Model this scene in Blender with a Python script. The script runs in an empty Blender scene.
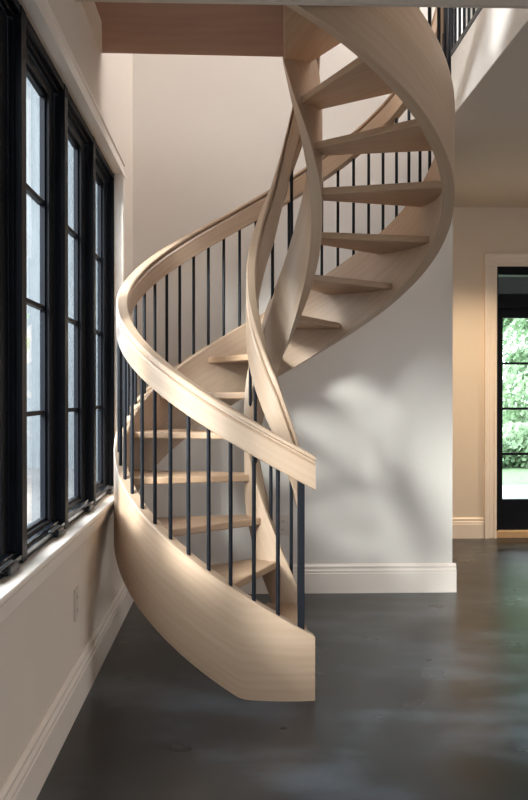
import bpy, bmesh, math, random
from math import sin, cos, pi, radians, atan, atan2, sqrt
from mathutils import Vector, Matrix

random.seed(7)
S = 1.2                      # metres per unit of camera height (all plan numbers below are in that unit)
C = bpy.context.scene.collection

# ---------------------------------------------------------------- materials
def new_mat(name):
    m = bpy.data.materials.new(name); m.use_nodes = True
    nt = m.node_tree; nt.nodes.clear()
    out = nt.nodes.new('ShaderNodeOutputMaterial')
    b = nt.nodes.new('ShaderNodeBsdfPrincipled')
    nt.links.new(b.outputs[0], out.inputs[0])
    return m, nt, b

def ramp(nt, fac, stops):
    r = nt.nodes.new('ShaderNodeValToRGB')
    while len(r.color_ramp.elements) < len(stops): r.color_ramp.elements.new(0.5)
    for e, (p, c) in zip(r.color_ramp.elements, stops):
        e.position = p; e.color = (c[0], c[1], c[2], 1)
    nt.links.new(fac, r.inputs[0]); return r

def noise(nt, vec, scale, detail=4, rough=.55, dist=0):
    n = nt.nodes.new('ShaderNodeTexNoise'); n.inputs['Scale'].default_value = scale
    n.inputs['Detail'].default_value = detail; n.inputs['Roughness'].default_value = rough
    n.inputs['Distortion'].default_value = dist
    nt.links.new(vec, n.inputs['Vector']); return n

def mapping(nt, vec, sc, loc=(0, 0, 0), rot=(0, 0, 0)):
    m = nt.nodes.new('ShaderNodeMapping'); m.inputs['Scale'].default_value = sc
    m.inputs['Location'].default_value = loc; m.inputs['Rotation'].default_value = rot
    nt.links.new(vec, m.inputs['Vector']); return m.outputs[0]

def bump(nt, h, b, strength=.1, dist=.01):
    n = nt.nodes.new('ShaderNodeBump'); n.inputs['Strength'].default_value = strength
    n.inputs['Distance'].default_value = dist
    nt.links.new(h, n.inputs['Height']); nt.links.new(n.outputs[0], b.inputs['Normal'])

def plain(name, col, rough=.6, metal=0, spec=.5, var=.04, nscale=6, bmp=0):
    m, nt, b = new_mat(name)
    tc = nt.nodes.new('ShaderNodeTexCoord')
    n = noise(nt, tc.outputs['Object'], nscale, 5)
    lo = tuple(max(0, c * (1 - var)) for c in col); hi = tuple(min(1, c * (1 + var)) for c in col)
    r = ramp(nt, n.outputs[0], [(.3, lo), (.7, hi)])
    nt.links.new(r.outputs[0], b.inputs['Base Color'])
    b.inputs['Roughness'].default_value = rough; b.inputs['Metallic'].default_value = metal
    b.inputs['Specular IOR Level'].default_value = spec
    if bmp:
        n2 = noise(nt, tc.outputs['Object'], 220, 3); bump(nt, n2.outputs[0], b, bmp, .002)
    return m

def wood(name, dark, mid, light, rough=.42, along=1.6, across=26, seed=0):
    m, nt, b = new_mat(name)
    tc = nt.nodes.new('ShaderNodeTexCoord')
    v = mapping(nt, tc.outputs['UV'], (along, across, 1), (seed, seed * 1.7, 0))
    n1 = noise(nt, v, 1.0, 6, .6, .4)
    v2 = mapping(nt, tc.outputs['UV'], (.55, 3.2, 1), (seed * 2.3, seed, 0))
    n2 = noise(nt, v2, 1.3, 3, .5, .8)
    w = nt.nodes.new('ShaderNodeTexWave'); w.wave_type = 'BANDS'; w.bands_direction = 'Y'
    w.inputs['Scale'].default_value = 3.0; w.inputs['Distortion'].default_value = 9
    w.inputs['Detail'].default_value = 3; w.inputs['Detail Scale'].default_value = .8
    nt.links.new(v2, w.inputs['Vector'])
    a = nt.nodes.new('ShaderNodeMath'); a.operation = 'MULTIPLY_ADD'
    nt.links.new(n1.outputs[0], a.inputs[0]); a.inputs[1].default_value = .45
    k = nt.nodes.new('ShaderNodeMath'); k.operation = 'MULTIPLY'
    nt.links.new(w.outputs[0], k.inputs[0]); k.inputs[1].default_value = .06
    nt.links.new(k.outputs[0], a.inputs[2])
    a2 = nt.nodes.new('ShaderNodeMath'); a2.operation = 'MULTIPLY_ADD'
    nt.links.new(n2.outputs[0], a2.inputs[0]); a2.inputs[1].default_value = .3
    nt.links.new(a.outputs[0], a2.inputs[2])
    r = ramp(nt, a2.outputs[0], [(.2, dark), (.45, mid), (.75, light)])
    nt.links.new(r.outputs[0], b.inputs['Base Color'])
    b.inputs['Roughness'].default_value = rough
    bump(nt, n1.outputs[0], b, .06, .004)
    return m

M = {}
M['oak'] = wood('oak', (.375, .25, .16), (.445, .315, .215), (.515, .385, .275))
M['oak_tread'] = wood('oak_tread', (.35, .21, .12), (.435, .28, .17), (.51, .355, .235), seed=3, along=2, across=22)
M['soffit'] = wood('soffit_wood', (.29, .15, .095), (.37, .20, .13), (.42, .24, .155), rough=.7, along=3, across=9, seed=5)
M['plaster'] = plain('plaster', (.73, .63, .525), .85, var=.025, nscale=1.6, bmp=.05)
M['stair_plaster'] = plain('stair_plaster', (.71, .65, .58), .85, var=.025, nscale=1.6, bmp=.05)
M['upper_plaster'] = plain('upper_plaster', (.70, .69, .66), .85, var=.02, nscale=1.6, bmp=.05)
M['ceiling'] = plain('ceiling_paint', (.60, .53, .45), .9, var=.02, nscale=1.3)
M['trim'] = plain('trim_paint', (.84, .74, .64), .38, var=.015, nscale=3)
M['black_frame'] = plain('black_window_paint', (.004, .005, .008), .45, var=.3, nscale=5, spec=.14)
M['black_gloss'] = plain('black_gloss_paint', (.01, .013, .018), .16, var=.2, nscale=5, spec=.8)
M['iron'] = plain('black_iron', (.006, .007, .010), .42, 0, spec=.25, var=.3, nscale=30)
M['threshold'] = plain('oak_threshold', (.55, .36, .2), .5, var=.1, nscale=14)
M['outlet'] = plain('outlet_plastic', (.62, .53, .45), .4, var=.01)
M['slot'] = plain('outlet_slot', (.06, .05, .045), .6)
M['crank'] = plain('dark_crank', (.012, .015, .02), .35, .2, var=.2, nscale=20)
M['porch'] = plain('porch_boards', (.014, .015, .015), .9, var=.1, nscale=4, spec=0)
M['bark'] = plain('bark', (.16, .12, .09), .9, var=.4, nscale=14)
M['patio'] = plain('patio_stone', (.24, .25, .25), .8, var=.12, nscale=5)
M['lawn'] = plain('lawn', (.07, .12, .05), .95, var=.4, nscale=9)
M['gravel'] = plain('gravel', (.09, .09, .09), .95, var=.25, nscale=12)
M['siding_roof'] = plain('roof_shingle', (.12, .12, .13), .9, var=.3, nscale=18)

def mk_floor():
    m, nt, b = new_mat('stained_floor')
    tc = nt.nodes.new('ShaderNodeTexCoord')
    v = mapping(nt, tc.outputs['Object'], (1, 1, 1))
    vs = mapping(nt, tc.outputs['Object'], (1.0, 2.4, 1), rot=(0, 0, .5))
    n1 = noise(nt, v, 1.1, 5, .55, 0)
    n2 = noise(nt, vs, .9, 5, .55, 0)
    n3 = noise(nt, v, 4, 2, .5)
    mx = nt.nodes.new('ShaderNodeMix'); mx.data_type = 'FLOAT'; mx.inputs[0].default_value = .45
    nt.links.new(n1.outputs[0], mx.inputs[2]); nt.links.new(n2.outputs[0], mx.inputs[3])
    r = ramp(nt, mx.outputs[0], [(.38, (.005, .004, .0035)), (.5, (.011, .0135, .017)), (.62, (.065, .082, .098))])
    nt.links.new(r.outputs[0], b.inputs['Base Color'])
    rr = ramp(nt, n3.outputs[0], [(.3, (.27,) * 3), (.7, (.32,) * 3)])
    nt.links.new(rr.outputs[0], b.inputs['Roughness'])
    b.inputs['Specular IOR Level'].default_value = .45
    return m
M['floor'] = mk_floor()

def mk_glass():
    m = bpy.data.materials.new('window_glass'); m.use_nodes = True
    nt = m.node_tree; nt.nodes.clear()
    out = nt.nodes.new('ShaderNodeOutputMaterial')
    t = nt.nodes.new('ShaderNodeBsdfTransparent'); t.inputs[0].default_value = (.93, .97, .98, 1)
    g = nt.nodes.new('ShaderNodeBsdfGlossy'); g.inputs['Roughness'].default_value = .02
    lw = nt.nodes.new('ShaderNodeLayerWeight'); lw.inputs[0].default_value = .5
    pw = nt.nodes.new('ShaderNodeMath'); pw.operation = 'POWER'; pw.inputs[1].default_value = 5
    nt.links.new(lw.outputs['Facing'], pw.inputs[0])
    fr = nt.nodes.new('ShaderNodeMath'); fr.operation = 'MULTIPLY_ADD'; fr.inputs[1].default_value = .9; fr.inputs[2].default_value = .03
    nt.links.new(pw.outputs[0], fr.inputs[0])
    mx = nt.nodes.new('ShaderNodeMixShader')
    nt.links.new(fr.outputs[0], mx.inputs[0]); nt.links.new(t.outputs[0], mx.inputs[1]); nt.links.new(g.outputs[0], mx.inputs[2])
    nt.links.new(mx.outputs[0], out.inputs[0]); return m
M['glass'] = mk_glass()

def mk_leaf(name, a, bcol):
    m, nt, b = new_mat(name)
    tc = nt.nodes.new('ShaderNodeTexCoord')
    n = noise(nt, tc.outputs['Object'], 1.4, 5)
    r = ramp(nt, n.outputs[0], [(.35, a), (.65, bcol)])
    nt.links.new(r.outputs[0], b.inputs['Base Color']); b.inputs['Roughness'].default_value = .6
    tr = nt.nodes.new('ShaderNodeBsdfTranslucent'); nt.links.new(r.outputs[0], tr.inputs[0])
    mx = nt.nodes.new('ShaderNodeMixShader'); mx.inputs[0].default_value = .4
    out = [x for x in nt.nodes if x.type == 'OUTPUT_MATERIAL'][0]
    nt.links.new(b.outputs[0], mx.inputs[1]); nt.links.new(tr.outputs[0], mx.inputs[2]); nt.links.new(mx.outputs[0], out.inputs[0])
    return m
M['leaf'] = mk_leaf('leaf_green', (.15, .25, .13), (.33, .43, .28))

def mk_siding():
    m, nt, b = new_mat('pale_siding')
    tc = nt.nodes.new('ShaderNodeTexCoord')
    v = mapping(nt, tc.outputs['Object'], (4.5, 4.5, .25))
    n = noise(nt, v, 1.6, 5, .6)
    r = ramp(nt, n.outputs[0], [(.3, (.10, .112, .12)), (.7, (.155, .17, .18))])
    nt.links.new(r.outputs[0], b.inputs['Base Color']); b.inputs['Roughness'].default_value = .8
    return m
M['siding'] = mk_siding()

# ---------------------------------------------------------------- mesh helpers
def link(name, me, mat, parent=None):
    o = bpy.data.objects.new(name, me); C.objects.link(o)
    if mat: me.materials.append(M[mat])
    if parent:
        o.parent = parent
        o.matrix_parent_inverse = Matrix.Translation(parent.location).inverted() if parent.type == 'EMPTY' else Matrix()
    return o

def mesh(name, vs, fs, mat, parent=None, uvs=None, smooth=None):
    me = bpy.data.meshes.new(name)
    me.from_pydata([(x * S, y * S, z * S) for x, y, z in vs], [], fs)
    if uvs:
        l = me.uv_layers.new(name='UVMap')
        i = 0
        for f in fs:
            for v in f:
                l.data[i].uv = uvs[v]; i += 1
    me.validate(); me.update()
    bm = bmesh.new(); bm.from_mesh(me); bmesh.ops.recalc_face_normals(bm, faces=bm.faces); bm.to_mesh(me); bm.free()
    if smooth is not None:
        for p in me.polygons: p.use_smooth = True
        me.set_sharp_from_angle(angle=radians(smooth))
    return link(name, me, mat, parent)

class MB:
    """collects boxes / prisms of ONE part"""
    def __init__(s): s.v = []; s.f = []
    def box(s, x0, x1, y0, y1, z0, z1):
        b = len(s.v)
        s.v += [(x0, y0, z0), (x1, y0, z0), (x1, y1, z0), (x0, y1, z0), (x0, y0, z1), (x1, y0, z1), (x1, y1, z1), (x0, y1, z1)]
        s.f += [(b, b + 3, b + 2, b + 1), (b + 4, b + 5, b + 6, b + 7), (b, b + 1, b + 5, b + 4), (b + 1, b + 2, b + 6, b + 5), (b + 2, b + 3, b + 7, b + 6), (b + 3, b, b + 4, b + 7)]
        return s
    def prism(s, poly, z0, z1):
        b = len(s.v); n = len(poly)
        s.v += [(x, y, z0) for x, y in poly] + [(x, y, z1) for x, y in poly]
        s.f += [tuple(range(b, b + n))[::-1], tuple(range(b + n, b + 2 * n))]
        s.f += [(b + i, b + (i + 1) % n, b + n + (i + 1) % n, b + n + i) for i in range(n)]
        return s
    def extrude(s, prof, axis, a0, a1):
        """prof = closed list of (p, z); axis 'x' runs along x with p = y; axis 'y' runs along y with p = x"""
        b = len(s.v); n = len(prof)
        for a in (a0, a1):
            for p, z in prof: s.v.append((a, p, z) if axis == 'x' else (p, a, z))
        s.f += [tuple(range(b, b + n))[::-1], tuple(range(b + n, b + 2 * n))]
        s.f += [(b + i, b + (i + 1) % n, b + n + (i + 1) % n, b + n + i) for i in range(n)]
        return s
    def build(s, name, mat, parent=None, bevel=0):
        vs = s.v
        uv = [((x + y) * S, (z + .37 * y) * S) for x, y, z in vs]
        o = mesh(name, vs, s.f, mat, parent, uv)
        if bevel:
            md = o.modifiers.new('bevel', 'BEVEL'); md.width = bevel * S; md.segments = 2; md.limit_method = 'ANGLE'
        return o

def cyl(name, p, r, z0, z1, mat, parent, n=10, square=False):
    x, y = p
    if square:
        return MB().box(x - r, x + r, y - r, y + r, z0, z1).build(name, mat, parent, .0015)
    vs = []; 
    for z in (z0, z1):
        vs += [(x + r * cos(2 * pi * i / n), y + r * sin(2 * pi * i / n), z) for i in range(n)]
    fs = [(i, (i + 1) % n, n + (i + 1) % n, n + i) for i in range(n)] + [tuple(range(n))[::-1], tuple(range(n, 2 * n))]
    return mesh(name, vs, fs, mat, parent, None, 40)

def empty(name, loc, label=None, cat=None, group=None):
    o = bpy.data.objects.new(name, None); C.objects.link(o)
    o.location = tuple(c * S for c in loc); o.empty_display_size = .1
    if label: o['label'] = label; o['category'] = cat
    if group: o['group'] = group
    return o
def struct(o): o['kind'] = 'structure'; return o

# ---------------------------------------------------------------- the helical staircase
CX, CY = .1944, 3.456
def lerp(tab, t):
    if t <= tab[0][0]:
        (a, b), (c, d) = tab[0], tab[1]; return b + (t - a) * (d - b) / (c - a)
    for (a, b), (c, d) in zip(tab, tab[1:]):
        if t <= c: return b + (t - a) * (d - b) / (c - a)
    (a, b), (c, d) = tab[-2], tab[-1]; return b + (t - a) * (d - b) / (c - a)

T0, DT, Z0, DZ = 1.5325, .12137, .2314, .04542
def out_top(t): return Z0 + (t - T0) / DT * DZ
def out_bot(t): return out_top(t) - lerp([(1.4, .338), (2.0, .346), (4.0, .348), (8.0, .335)], t)
IN_TOP = [(1.26, 0.255), (2.14, 0.575), (4.87, 1.575), (7.95, 2.68)]
IN_BOT = [(1.26, -0.03), (2.14, 0.28), (2.65, 0.47), (4.957, 1.225), (6.93, 1.885), (7.627, 2.14), (7.95, 2.3)]
def in_top(t): return lerp(IN_TOP, t)
def in_bot(t): return lerp(IN_BOT, t)
IN_RAIL = [(1.17, 0.8), (1.789, 1.054), (4.4, 1.866), (5.11, 2.198), (7.95, 3.22)]
def in_rail(t): return lerp(IN_RAIL, t)
def pt(r, t, z): return (CX + r * cos(-t), CY + r * sin(-t), z)

def sweep(name, t0, t1, n, prof, mat, parent, rmean, cap=True):
    """prof(t) -> closed list of (r, z)"""
    vs = []; fs = []; uvs = []
    k = len(prof(t0))
    for i in range(n + 1):
        t = t0 + (t1 - t0) * i / n
        P = prof(t); per = 0
        loop = P + [P[0]]
        for j, (r, z) in enumerate(loop):
            if j:
                pr, pz = loop[j - 1]; per += math.hypot(r - pr, z - pz)
            vs.append(pt(r, t, z)); 
            # v follows the vertical so that grain runs with the sweep
            uvs.append((rmean * (t - t0) * S * 1.15, (per) * S))
    m = k + 1
    for i in range(n):
        for j in range(k):
            a = i * m + j
            fs.append((a, a + 1, a + m + 1, a + m))
    b0 = 0; b1 = n * m
    me_extra = []
    for b in (b0, b1):
        base = len(vs)
        for j in range(k):
            vs.append(vs[b + j]); r, z = prof(t0 if b == 0 else t1)[j]; uvs.append((r * S, z * S))
        fs.append(tuple(range(base, base + k)))
    o = mesh(name, vs, fs, mat, parent, uvs)
    me = o.data
    bm = bmesh.new(); bm.from_mesh(me)
    bmesh.ops.remove_doubles(bm, verts=bm.verts, dist=1e-5)
    bmesh.ops.recalc_face_normals(bm, faces=bm.faces); bm.to_mesh(me); bm.free()
    for p in me.polygons: p.use_smooth = True
    me.set_sharp_from_angle(angle=radians(24))
    return o

stair = empty('helical_staircase', (CX, CY, 0), 'open helical staircase of pale oak with curved stringers and black iron balusters', 'staircase')

TE = 7.97
RO, RI = .673, .626
def prof_out(t):
    a, b = out_top(t), max(0.0, out_bot(t)); c = .004
    return [(RI, b), (RO, b), (RO, a - c), (RO - c, a), (RI + c, a), (RI, a - c)]
sweep('outer_stringer', 1.472, TE, 190, prof_out, 'oak', stair, .66)
IRO, IRI = .157, .112
def prof_in(t):
    a, b = in_top(t), max(0.0, in_bot(t)); c = .004
    return [(IRI, b), (IRO, b), (IRO, a - c), (IRO - c, a), (IRI + c, a), (IRI, a - c)]
sweep('inner_stringer', 1.264, 7.93, 190, prof_in, 'oak', stair, .3)

# moulded handrail: deep plank body, cove, narrower cap
def rail_prof(rc, top, h, w):
    z = top; b = top - h
    s = h / .112
    R = [(w, b + .003 * s), (w, z - .034 * s), (w - .004, z - .028 * s), (w - .012, z - .025 * s), (w - .0125, z - .018 * s), (w - .001, z - .014 * s), (w - .001, z - .005 * s), (w - .006, z)]
    L = [(-a, c) for a, c in R][::-1]
    P = [(w - .003, b)] + R + L + [(-w + .003, b)]
    return [(rc + a, c) for a, c in P]
sweep('outer_handrail', 1.467, 8.0, 190, lambda t: rail_prof(.640, out_top(t) + .590 - .022 * min(1, (t - 1.45) / 2), .112, .0235), 'oak', stair, .64)
sweep('inner_handrail', 1.175, 7.9, 190, lambda t: rail_prof(.130, in_rail(t), .245, .0205), 'oak', stair, .25)

# treads
N_TREAD = 14
AL = .4507
TT = .027
def tread(n):
    z = .0303 + .1629 * n
    to = 1.4735 + AL * (n - 1); ti = 1.2988 + AL * (n - 1)
    def p(r, t): return Vector((CX + r * cos(-t), CY + r * sin(-t)))
    fo, fi = p(.600, to), p(.163, ti)
    bo, bi = p(.600, to + .5775), p(.163, ti + .7411)
    # extend front/back edges so that they run into the stringers
    def ext(a, b, rad):
        d = (b - a).normalized(); c = Vector((CX, CY)); o = a - c
        B = o.dot(d); q = B * B - (o.dot(o) - rad * rad)
        return a + d * (-B + sqrt(max(q, 0)))
    FO = ext(fi, fo, .638); BO = ext(bi, bo, .638)
    def arc(a, b, r, k):
        ta = atan2(a.y - CY, a.x - CX); tb = atan2(b.y - CY, b.x - CX)
        while tb > ta: tb -= 2 * pi
        return [Vector((CX + r * cos(ta + (tb - ta) * i / k), CY + r * sin(ta + (tb - ta) * i / k))) for i in range(k + 1)]
    FI = Vector((CX, CY)) + (fi - Vector((CX, CY))).normalized() * .150
    BI = Vector((CX, CY)) + (bi - Vector((CX, CY))).normalized() * .150
    outer = arc(FO, BO, .638, 10); inner = arc(FI, BI, .150, 6)
    poly = outer + inner[::-1]
    k = len(poly)
    # nosing rounding through bevel modifier
    vs = [(v.x, v.y, z - TT) for v in poly] + [(v.x, v.y, z) for v in poly]
    fs = [tuple(range(k)), tuple(range(k, 2 * k))] + [(i, (i + 1) % k, k + (i + 1) % k, k + i) for i in range(k)]
    d = ((FO + BO) / 2 - (FI + BI) / 2).normalized(); nrm = Vector((-d.y, d.x))
    uvs = [((Vector((x, y)).dot(d)) * S, (Vector((x, y)).dot(nrm) + zz * .9) * S + n * .77) for x, y, zz in vs]
    o = mesh('tread', vs, fs, 'oak_tread', stair, uvs)
    md = o.modifiers.new('bevel', 'BEVEL'); md.width = .005 * S; md.segments = 2; md.limit_method = 'ANGLE'; md.angle_limit = radians(50)
    return o
for n in range(1, N_TREAD + 1): tread(n)

# balusters
for i in range(1, 53):
    t = T0 + i * DT
    if t > TE - .05: break
    x, y, _ = pt(.653, t, 0)
    cyl('baluster', (x, y), .0068, out_top(t) - .02, out_top(t) + .482, 'iron', stair, 10)
x, y, _ = pt(.648, T0 + .005, 0)
o = cyl('newel_post', (x, y), .0115, out_top(T0) - .03, out_top(T0) + .49, 'iron', stair, square=True)
t = 1.39
while t < 7.85:
    x, y, _ = pt(.133, t, 0)
    cyl('baluster', (x, y), .0068, in_top(t) - .02, in_rail(t) - .2, 'iron', stair, 10)
    t += .607

# ---------------------------------------------------------------- the room
WL = -.508; WB = 4.307; WD = 5.905; WR = 4.2; YR = -3.4; ZC = 2.294; ZF = 2.565; ZU = 4.6
WBX = 1.099
OX = 1.012; OY = 2.765                       # stair opening in the ceiling
struct(MB().box(-.9, WR + .2, YR - .2, 6.4, -.15, 0).build('floor', 'floor'))

# left wall with the run of windows (opening z .589-1.94)
WZ0, WZ1 = .589, 1.94
UY1 = 3.690; UW = .492; MW = .0366; NU = 8
UY0 = UY1 - NU * (UW + MW) + MW
TH = .072
wl = MB()
wl.box(WL - TH, WL, YR, WB + .15, 0, WZ0 - .03)
wl.box(WL - TH, WL, YR, UY0, WZ0 - .03, WZ1)
wl.box(WL - TH, WL, UY1, WB + .15, WZ0 - .03, WZ1)
wl.box(WL - TH, WL, YR, WB + .15, WZ1, ZF + .15)
# upper storey with an unseen opening added to light the stair well
wl.box(WL - TH, WL, YR, 1.0, ZF + .15, ZU); wl.box(WL - TH, WL, 2.0, WB + .15, ZF + .15, ZU)
wl.box(WL - TH, WL, 1.0, 2.0, ZU - 1.2, ZU)
struct(wl.build('wall_left', 'plaster'))

struct(MB().box(WL, WBX, WB, WB + .15, 0, ZU).box(WBX - .12, WBX, WB + .15, WD, 0, ZC).build('wall_back', 'stair_plaster'))
# far wall with the door opening
DX0, DX1, DZ1 = 1.812, 2.66, 1.884
struct(MB().box(WBX - .12, DX0, WD, WD + .12, 0, ZC + .02).box(DX1, WR, WD, WD + .12, 0, ZC + .02)
       .box(DX0, DX1, WD, WD + .12, DZ1, ZC + .02).build('wall_far', 'plaster'))
# right wall and rear wall (behind the camera), each with an opening added for fill light
struct(MB().box(WR, WR + .12, YR, WD + .12, 0, .5).box(WR, WR + .12, YR, WD + .12, 1.95, ZC)
       .box(WR, WR + .12, YR, 1.1, .5, 1.95).box(WR, WR + .12, 2.3, WD + .12, .5, 1.95).build('wall_right', 'plaster'))
struct(MB().box(WL - TH, WR + .12, YR - .12, YR, 0, .4).box(WL - TH, WR + .12, YR - .12, YR, 1.95, ZC)
       .box(WL - TH, .1, YR - .12, YR, .4, 1.95).box(.9, WR + .12, YR - .12, YR, .4, 1.95).build('wall_rear', 'plaster'))
# ceiling around the stair opening
struct(MB().box(WL, WR, YR, OY - .02, ZC, ZC + .04).box(OX + .004, WR, OY - .02, WD, ZC, ZC + .04).build('ceiling', 'ceiling'))
# landing soffit, the floor above and the white edge of the opening
LX, LXB = .168, .195
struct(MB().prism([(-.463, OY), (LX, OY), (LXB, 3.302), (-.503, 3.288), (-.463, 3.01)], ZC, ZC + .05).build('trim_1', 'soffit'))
struct(MB().prism([(WL, OY), (-.463, OY), (-.463, 3.01), (-.503, 3.286), (WL, 3.286)], ZC - .002, ZC + .05).build('trim_8', 'plaster'))
struct(MB().prism([(WL, OY), (-.06, OY), (-.06, 3.286), (WL, 3.286)], ZC + .05, ZF).box(WL, WR, YR, OY - .02, ZC + .06, ZF)
       .box(OX + .02, WR, OY - .02, WB, ZC + .06, ZF).box(WBX, WR, WB, WD + 1.5, ZC + .06, ZF).build('floor_upper', 'upper_plaster'))
struct(MB().box(OX, OX + .004, OY, WB, ZC, ZF + .012).build('trim_2', 'upper_plaster'))
struct(MB().box(WL, OX + .02, OY - .02, OY, ZC - .044, ZF + .012).build('trim_3', 'ceiling'))
# upper hall
struct(MB().box(WR, WR + .1, YR, 3.5, ZF, ZU).box(WR, WR + .1, 5.5, WD + 1.5, ZF, ZU).box(WR, WR + .1, 3.5, 5.5, ZF, ZF + .5).box(WR, WR + .1, 3.5, 5.5, ZU - .4, ZU).build('wall_upper_right', 'upper_plaster'))  # unseen opening added to light the upper hall
struct(MB().box(WBX, WR, WD + 1.4, WD + 1.5, ZF, ZU).box(WBX, WBX + .1, WB + .15, WD + 1.4, ZF, ZU).build('wall_upper_far', 'upper_plaster'))
struct(MB().box(WL, -.4, .2, .3, ZF, ZU).box(1.2, WR, .2, .3, ZF, ZU).box(-.4, 1.2, .2, .3, ZF, 3.3).box(-.4, 1.2, .2, .3, 3.7, ZU).build('wall_upper_rear', 'upper_plaster'))  # unseen opening added to brighten the upper back wall
struct(MB().box(WL - TH, WR + .1, .2, 2.75, ZU, ZU + .08).box(WL - TH, WR + .1, 4.15, WD + 1.5, ZU, ZU + .08)
       .box(WL - TH, .6, 2.75, 4.15, ZU, ZU + .08).box(2.3, WR + .1, 2.75, 4.15, ZU, ZU + .08).build('ceiling_upper', 'ceiling'))  # roof gap out of view, added to brighten the upper right of the well

# baseboards: moulded profile
def bprof(face, d, h=.145):
    """face = wall plane, d = +1/-1 direction out of the wall"""
    P = [(0, 0), (.018, 0), (.018, .098), (.0155, .101), (.0155, .112), (.013, .116), (.010, .122), (.0115, .128), (.0115, .134), (.006, .139), (.003, h), (0, h)]
    return [(face + d * a, z) for a, z in P]
struct(MB().extrude(bprof(WL, 1), 'y', YR, WB).build('baseboard_left', 'trim'))
bb = MB().extrude(bprof(WB, -1), 'x', WL, WBX + .017)
bb.extrude(bprof(WBX, 1), 'y', WB, WD)
struct(bb.build('baseboard_back', 'trim'))
struct(MB().extrude(bprof(WD, -1), 'x', WBX, 1.722).extrude(bprof(WD, -1), 'x', DX1 + .09, WR).build('baseboard_far', 'trim'))
struct(MB().extrude(bprof(WR, -1), 'y', YR, WD).build('baseboard_right', 'trim'))

# window casing: header and far side, stool and apron
def casing_head():
    P = [(0, 0), (.031, 0), (.031, .006), (.027, .010), (.027, .026), (.024, .030), (.024, .052), (.029, .057), (.029, .066), (.018, .076), (.014, .082), (0, .082)]
    return [(WL + a, WZ1 + b) for a, b in P]
struct(MB().extrude(casing_head(), 'y', YR + .05, UY1 + .082).build('trim_4', 'trim'))
m = MB()
prof = [(0, 0), (.031, 0), (.031, .006), (.027, .010), (.027, .026), (.024, .030), (.024, .052), (.029, .057), (.029, .066), (.018, .076), (.014, .082), (0, .082)]
m.prism([(WL + a, UY1 + b) for a, b in prof], WZ0 - .03, WZ1 + .0)
struct(m.build('trim_5', 'trim'))
stool = [(WL - .066, WZ0 - .001), (WL + .036, WZ0 - .001), (WL + .0385, WZ0 - .004), (WL + .0385, WZ0 - .014), (WL + .030, WZ0 - .017), (WL + .019, WZ0 - .021), (WL + .019, WZ0 - .026), (WL + .0255, WZ0 - .029),
         (WL + .0255, WZ0 - .040), (WL + .019, WZ0 - .043), (WL + .019, WZ0 - .060), (WL + .012, WZ0 - .063), (WL + .012, WZ0 - .074), (WL, WZ0 - .078), (WL, WZ0 - .028), (WL - .066, WZ0 - .028)]
struct(MB().extrude(stool, 'y', YR + .05, UY1 + .10).build('trim_6', 'trim'))

# windows: black casements, four lites each
FX = WL - .007
def window(k, idx):
    y1 = UY1 - k * (UW + MW); y0 = y1 - UW
    e = struct(empty('window_%d' % idx, (FX, (y0 + y1) / 2, WZ0)))
    h = MW / 2
    m = MB()
    a0, a1 = FX - .062, FX
    m.box(a0, a1, y0 - h if k < NU - 1 else y0, y0 + .006, WZ0, WZ1)
    m.box(a0, a1, y1 - .006, y1 + (h if k else 0), WZ0, WZ1)
    m.box(a0, a1 - .002, y0 + .006, y1 - .006, WZ1 - .022, WZ1)
    m.box(a0, a1 - .004, y0 + .006, y1 - .006, WZ0, WZ0 + .012)
    # inner stops, a thin raised bead each side
    m.box(a1 - .03, a1 - .016, y0 + .006, y0 + .018, WZ0 + .012, WZ1 - .022)
    m.box(a1 - .03, a1 - .016, y1 - .018, y1 - .006, WZ0 + .012, WZ1 - .022)
    m.box(a1 - .03, a1 - .016, y0 + .018, y1 - .018, WZ1 - .034, WZ1 - .022)
    m.build('window_frame', 'black_frame', e, .0012)
    gz0, gz1 = .638, 1.868; s0, s1 = y0 + .018, y1 - .018; gy0, gy1 = y0 + .085, y1 - .088
    gx = FX - .052
    m = MB()
    for (p, q) in ((s0, gy0), (gy1, s1)): m.box(gx - .004, gx + .022, p, q, WZ0 + .02, WZ1 - .036)
    m.box(gx - .004, gx + .022, gy0, gy1, WZ0 + .02, gz0 - .008); m.box(gx - .004, gx + .022, gy0, gy1, gz1 + .008, WZ1 - .036)
    # glazing bead
    for (p, q) in ((gy0 - .001, gy0 + .009), (gy1 - .009, gy1 + .001)): m.box(gx - .004, gx + .012, p, q, gz0 - .008, gz1 + .008)
    m.box(gx - .004, gx + .012, gy0, gy1, gz0 - .009, gz0); m.box(gx - .004, gx + .012, gy0, gy1, gz1, gz1 + .009)
    sash = m.build('sash', 'black_frame', e, .0015)
    MB().box(gx - .002, gx + .001, gy0 - .005, gy1 + .005, gz0 - .005, gz1 + .005).build('glass_pane', 'glass', sash)
    for j in (1, 2, 3):
        z = gz0 + (gz1 - gz0) * j / 4
        MB().box(gx - .010, gx + .008, gy0 - .002, gy1 + .002, z - .0065, z + .0065).build('muntin', 'black_frame', sash, .001)
    # sill ledge with the folding crank
    MB().extrude([(FX - .03, WZ0 + .012), (FX - .001, WZ0 + .012), (FX - .001, WZ0 + .022), (FX - .013, WZ0 + .023), (FX - .013, WZ0 + .031), (FX - .03, WZ0 + .033)], 'y', y0 + .012, y1 - .012).build('sill_ledge', 'black_gloss', e)
    cb = MB().box(FX - .014, FX + .012, y1 - .165, y1 - .085, WZ0 + .001, WZ0 + .023).build('crank_housing', 'crank', e, .005)
    MB().box(FX - .004, FX + .006, y1 - .23, y1 - .11, WZ0 + .0235, WZ0 + .030).build('crank_handle', 'crank', cb, .0025)
for k in range(NU): window(k, k + 1)

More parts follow.
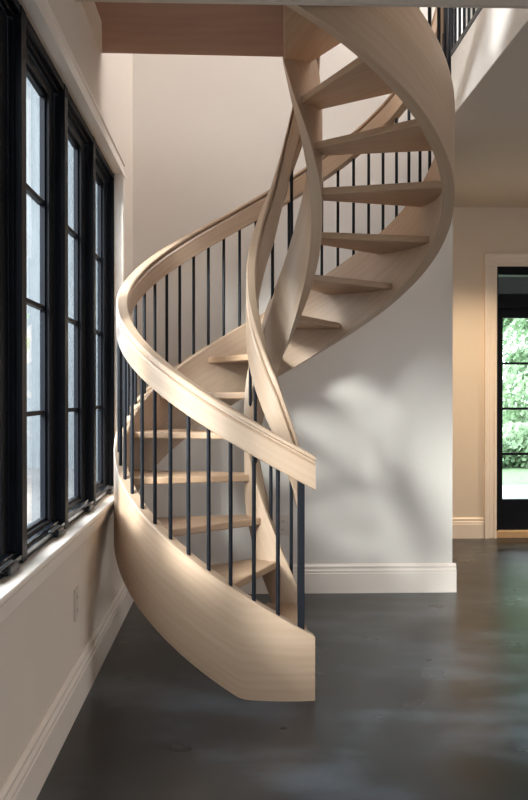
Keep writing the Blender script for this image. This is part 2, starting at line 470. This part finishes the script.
# far door with transom, casing and threshold
def door():
    e = struct(empty('door_1', (DX0, WD, 0)))
    m = MB()
    w = .014
    m.box(DX0, DX0 + w, WD + .0, WD + .10, .048, DZ1); m.box(DX1 - w, DX1, WD + .0, WD + .10, .048, DZ1)
    m.box(DX0 + w, DX1 - w, WD, WD + .10, DZ1 - .058, DZ1); m.box(DX0 + w, DX1 - w, WD, WD + .10, 1.60, 1.694)
    m.build('door_frame', 'black_frame', e, .001)
    MB().box(DX0 + w, DX1 - w, WD + .045, WD + .05, 1.694, DZ1 - .058).build('transom_glass', 'glass', e)
    m = MB(); g0, g1, h0, h1 = DX0 + .055, DX1 - .055, .264, 1.531
    a, b = WD + .03, WD + .07
    m.box(DX0 + w, g0, a, b, .052, 1.60); m.box(g1, DX1 - w, a, b, .052, 1.60)
    m.box(g0, g1, a, b, .052, h0); m.box(g0, g1, a, b, h1, 1.60)
    leaf = m.build('door_leaf', 'black_frame', e, .002)
    MB().box(g0 - .004, g1 + .004, WD + .048, WD + .052, h0 - .004, h1 + .004).build('glass_pane', 'glass', leaf)
    for j in (1, 2, 3):
        z = h0 + (h1 - h0) * j / 4
        MB().box(g0, g1, WD + .04, WD + .06, z - .008, z + .008).build('muntin', 'black_frame', leaf)
    MB().box(DX0 + .44, DX0 + .455, WD + .04, WD + .06, h0, h1).build('muntin', 'black_frame', leaf)
    MB().box(DX0 + .001, DX1 - .001, WD - .012, WD + .10, 0.0, .048).build('threshold', 'threshold', e, .003)
door()
def case_prof():
    return [(0, 0), (0, -.017), (.008, -.021), (.018, -.021), (.022, -.016), (.040, -.016), (.044, -.019), (.060, -.019), (.064, -.026), (.080, -.028), (.086, -.028), (.086, 0)]
m = MB()
P = case_prof()
m.prism([(DX0 - a, WD + b) for a, b in P], 0, DZ1)
m.prism([(DX1 + a, WD + b) for a, b in P], 0, DZ1)
b0 = len(m.v)
m.extrude([(WD + b, DZ1 + a) for a, b in P], 'x', DX0 - .086, DX1 + .086)
struct(m.build('trim_7', 'trim'))

# wall outlets
def outlet(loc, face, label):
    e = empty('wall_outlet', loc, label, 'outlet')
    x, y, z = loc
    if face == 'x':
        pl = MB().box(x, x + .005, y - .03, y + .03, z - .05, z + .05).build('cover_plate', 'outlet', e, .0018)
        for dz in (-.021, .021):
            r = MB().box(x + .005, x + .0065, y - .016, y + .016, z + dz - .015, z + dz + .015).build('socket', 'outlet', e, .0008)
            MB().box(x + .0065, x + .0068, y - .007, y - .0045, z + dz - .006, z + dz + .006).box(x + .0065, x + .0068, y + .0045, y + .007, z + dz - .006, z + dz + .006).build('slots', 'slot', r)
    else:
        pl = MB().box(x - .03, x + .03, y - .005, y, z - .05, z + .05).build('cover_plate', 'outlet', e, .0018)
        for dz in (-.021, .021):
            r = MB().box(x - .016, x + .016, y - .0065, y - .005, z + dz - .015, z + dz + .015).build('socket', 'outlet', e, .0008)
            MB().box(x - .007, x - .0045, y - .0068, y - .0065, z + dz - .006, z + dz + .006).box(x + .0045, x + .007, y - .0068, y - .0065, z + dz - .006, z + dz + .006).build('slots', 'slot', r)
outlet((WL, 2.75, .332), 'x', 'beige outlet cover plate on the low wall under the black windows')
outlet((.240, WB, .34), 'y', 'beige outlet cover plate on the back wall behind the stair balusters')

# upper balcony railing
br = empty('balcony_railing', (1.045, 4.09, ZF), 'black iron balcony railing with corner post along the white upper floor edge', 'railing')
MB().box(1.014, 1.044, 4.075, 4.105, ZC + .16, 3.45).build('newel_post', 'iron', br, .002)
MB().box(1.020, 1.048, OY, 4.075, 2.598, 2.622).build('bottom_rail', 'iron', br, .001)
MB().box(1.018, 1.050, OY, 4.075, 3.36, 3.385).build('top_rail', 'iron', br, .002)
y = 4.01
while y > OY + .02:
    cyl('baluster', (1.034, y), .0068, 2.622, 3.36, 'iron', br, 8); y -= .078

# ---------------------------------------------------------------- outside
struct(MB().box(WL, 40, WD + .12, WD + 3.6, -.22, -.02).build('ground', 'patio'))
struct(MB().box(0, 60, WD + 3.6, 70, -.3, -.03).build('ground_lawn', 'lawn'))
struct(MB().box(-60, WL - TH - .02, -40, WD + 3.6, -.3, -.03).box(-60, 0, WD + 3.6, 70, -.3, -.03).build('ground_gravel', 'gravel'))

def leafball(centers, n, sz, rnd):
    vs = []; fs = []
    for _ in range(n):
        c, r = rnd.choice(centers)
        d = Vector((rnd.gauss(0, 1), rnd.gauss(0, 1), rnd.gauss(0, 1))).normalized() * r * (rnd.random() ** .35)
        p = Vector(c) + d
        a = Vector((rnd.gauss(0, 1), rnd.gauss(0, 1), rnd.gauss(0, 1))).normalized()
        b = a.orthogonal().normalized(); q = a.cross(b)
        s = sz * rnd.uniform(.6, 1.3); i = len(vs)
        for u, v in ((-1, 0), (0, -.55), (1, 0), (0, .55)):
            w = p + b * u * s + q * v * s; vs.append(tuple(w))
        fs.append((i, i + 1, i + 2, i + 3))
    return vs, fs
def tree(x, y, h, spread, n, label, seed, low=.1):
    rnd = random.Random(seed)
    e = empty('leafy_tree', (x, y, -.03), label, 'tree', 'trees in the garden')
    vs = []; fs = []; k = 8
    for i in range(6):
        z = h * .8 * i / 5; r = .16 * (1 - i / 7)
        vs += [(x + .05 * sin(i) + r * cos(2 * pi * j / k), y + .05 * cos(i * 1.3) + r * sin(2 * pi * j / k), z - .03) for j in range(k)]
    for i in range(5):
        fs += [(i * k + j, i * k + (j + 1) % k, (i + 1) * k + (j + 1) % k, (i + 1) * k + j) for j in range(k)]
    mesh('trunk', vs, fs, 'bark', e, None, 60)
    cs = []
    for _ in range(30):
        cs.append(((x + rnd.uniform(-1, 1) * spread, y + rnd.uniform(-1, 1) * spread * .6, h * rnd.uniform(low, 1.0)), spread * rnd.uniform(.35, .6)))
    v, f = leafball(cs, n, .075, rnd)
    mesh('foliage', v, f, 'leaf', e)
tree(6.1, 16.0, 4.6, 1.15, 20000, 'bright green tree seen through the glass of the far door', 1, .05)
tree(9.6, 20.0, 5.2, 1.6, 8000, 'green tree farther back, right of the one behind the far door', 2, .05)
tree(7.6, 25.5, 6.8, 2.4, 16000, 'tallest green tree at the back of the garden beyond the far door', 3, .02)
tree(-2.62, 9.6, 2.0, .22, 1500, 'small green tree in front of the pale house wall outside the left windows', 4, .2)

hd = empty('garden_hedge', (4.2, 12.0, -.03), 'low green hedge along the edge of the lawn beyond the patio', 'hedge')
rn = random.Random(9)
v, f = leafball([((3.0 + .25 * i, 12.0 + rn.uniform(-.15, .15), .1 + rn.uniform(0, .28)), .34) for i in range(11)], 9000, .05, rn)
mesh('foliage', v, f, 'leaf', hd)
hb = empty('backdrop_house', (-3.4, 12.5, 0), 'pale grey blue backdrop house added to dim the view through the black windows', 'building')  # added backdrop, keeps the window view dimmer than the sky
MB().box(-4.6, -.9, 12.0, 14.5, -.03, 7.2).build('wall', 'siding', hb)
MB().extrude([(-4.8, 7.2), (-.7, 7.2), (-2.75, 8.6)], 'y', 11.8, 14.7).build('roof', 'siding_roof', hb)

pc = empty('porch_roof', (2.6, 7.6, 2.0), 'dark porch roof above the patio outside the far door', 'roof')
MB().box(.6, 6.5, WD + .14, 8.7, 2.02, 2.12).build('roof_deck', 'porch', pc)
MB().box(.6, 6.5, 8.7, 8.82, 1.90, 2.12).build('beam', 'bark', pc)
for px_ in (.7, 6.4): MB().box(px_ - .06, px_ + .06, 8.7, 8.82, -.02, 1.90).build('post', 'bark', pc, .004)

# ---------------------------------------------------------------- light
w = bpy.data.worlds.new('overcast_sky'); bpy.context.scene.world = w; w.use_nodes = True
nt = w.node_tree; nt.nodes.clear()
out = nt.nodes.new('ShaderNodeOutputWorld'); bg = nt.nodes.new('ShaderNodeBackground')
tc = nt.nodes.new('ShaderNodeTexCoord'); sp = nt.nodes.new('ShaderNodeSeparateXYZ')
nt.links.new(tc.outputs['Generated'], sp.inputs[0])
r = ramp(nt, sp.outputs['Z'], [(.0, (.36, .38, .41)), (.55, (.91, .935, 1.0))])
nt.links.new(r.outputs[0], bg.inputs[0]); bg.inputs[1].default_value = 12.5
nt.links.new(bg.outputs[0], out.inputs[0])

def sun(name, frm, to, strength, ang, col):
    l = bpy.data.lights.new(name, 'SUN'); l.energy = strength; l.angle = radians(ang); l.color = col
    o = bpy.data.objects.new(name, l); C.objects.link(o)
    d = Vector(to) - Vector(frm); o.rotation_euler = d.to_track_quat('-Z', 'Y').to_euler(); o.location = tuple(Vector(frm) * S)
    return o
sun('hazy_sun', (-2.2, 1.2, 2.4), (.3, 4.2, .9), 11.0, 14, (1.0, .99, .98))

def area(name, loc, rot, sx, sy, power, col, portal=False):
    l = bpy.data.lights.new(name, 'AREA'); l.shape = 'RECTANGLE'; l.size = sx * S; l.size_y = sy * S; l.energy = power; l.color = col
    o = bpy.data.objects.new(name, l); C.objects.link(o); o.location = tuple(c * S for c in loc); o.rotation_euler = rot
    if portal: l.cycles.is_portal = True
    return o
# portals in the seen and the added openings guide the daylight sampling
area('portal_left', (WL - TH - .02, (UY0 + UY1) / 2, 1.265), (0, -pi / 2, 0), 1.4, UY1 - UY0, 1, (1, 1, 1), True)
area('portal_upper', (WL - TH - .02, 1.5, 3.06), (0, -pi / 2, 0), .75, 1.1, 1, (1, 1, 1), True)
area('portal_door', (2.236, WD + .15, .95), (-pi / 2, 0, 0), .85, 1.85, 1, (1, 1, 1), True)
area('portal_right', (WR + .14, 1.7, 1.22), (0, pi / 2, 0), 1.5, 1.3, 1, (1, 1, 1), True)
area('portal_rear', (.5, YR - .14, 1.17), (pi / 2, 0, 0), .9, 1.6, 1, (1, 1, 1), True)
area('portal_upper_rear', (.4, .15, 3.5), (pi / 2, 0, 0), 1.6, .4, 1, (1, 1, 1), True)
area('portal_roof_gap', (1.45, 3.45, ZU + .1), (0, 0, 0), 1.7, 1.4, 1, (1, 1, 1), True)  # portal for the added roof gap above the stair well
# warm spots without fixtures: lamps by the far door, added fill elsewhere
def spot(loc, power):
    l = bpy.data.lights.new('warm_spot', 'SPOT'); l.energy = power; l.spot_size = radians(110); l.spot_blend = .9; l.color = (1, .76, .50); l.shadow_soft_size = .05
    o = bpy.data.objects.new('warm_spot', l); C.objects.link(o); o.location = tuple(c * S for c in loc)
spot((1.6, 5.2, ZC - .03), 150); spot((2.7, 5.2, ZC - .03), 150)
for p_ in ((1.5, 1.6), (1.5, -.6), (3.1, 1.6), (3.1, -.6), (2.9, 3.8)): spot((p_[0], p_[1], ZC - .03), 55)  # room spots added to warm and brighten the walls

# ---------------------------------------------------------------- camera
cam = bpy.data.cameras.new('camera'); co = bpy.data.objects.new('camera', cam); C.objects.link(co)
cam.sensor_fit = 'VERTICAL'; cam.sensor_height = 36; cam.lens = 859 / 800 * 36; cam.clip_start = .02; cam.clip_end = 300
co.location = (0, 0, S)
co.rotation_euler = (pi / 2 - atan(6 / 859), 0, -atan(29 / 859))
sc = bpy.context.scene; sc.camera = co
sc.view_settings.view_transform = 'Standard'; sc.view_settings.look = 'None'
sc.view_settings.gamma = 1; sc.view_settings.exposure = 0.1; sc.view_settings.use_curve_mapping = False
sc.cycles.max_bounces = 10; sc.cycles.diffuse_bounces = 6; sc.cycles.transparent_max_bounces = 12
sc.cycles.use_denoising = True
sc.cycles.sample_clamp_indirect = 6
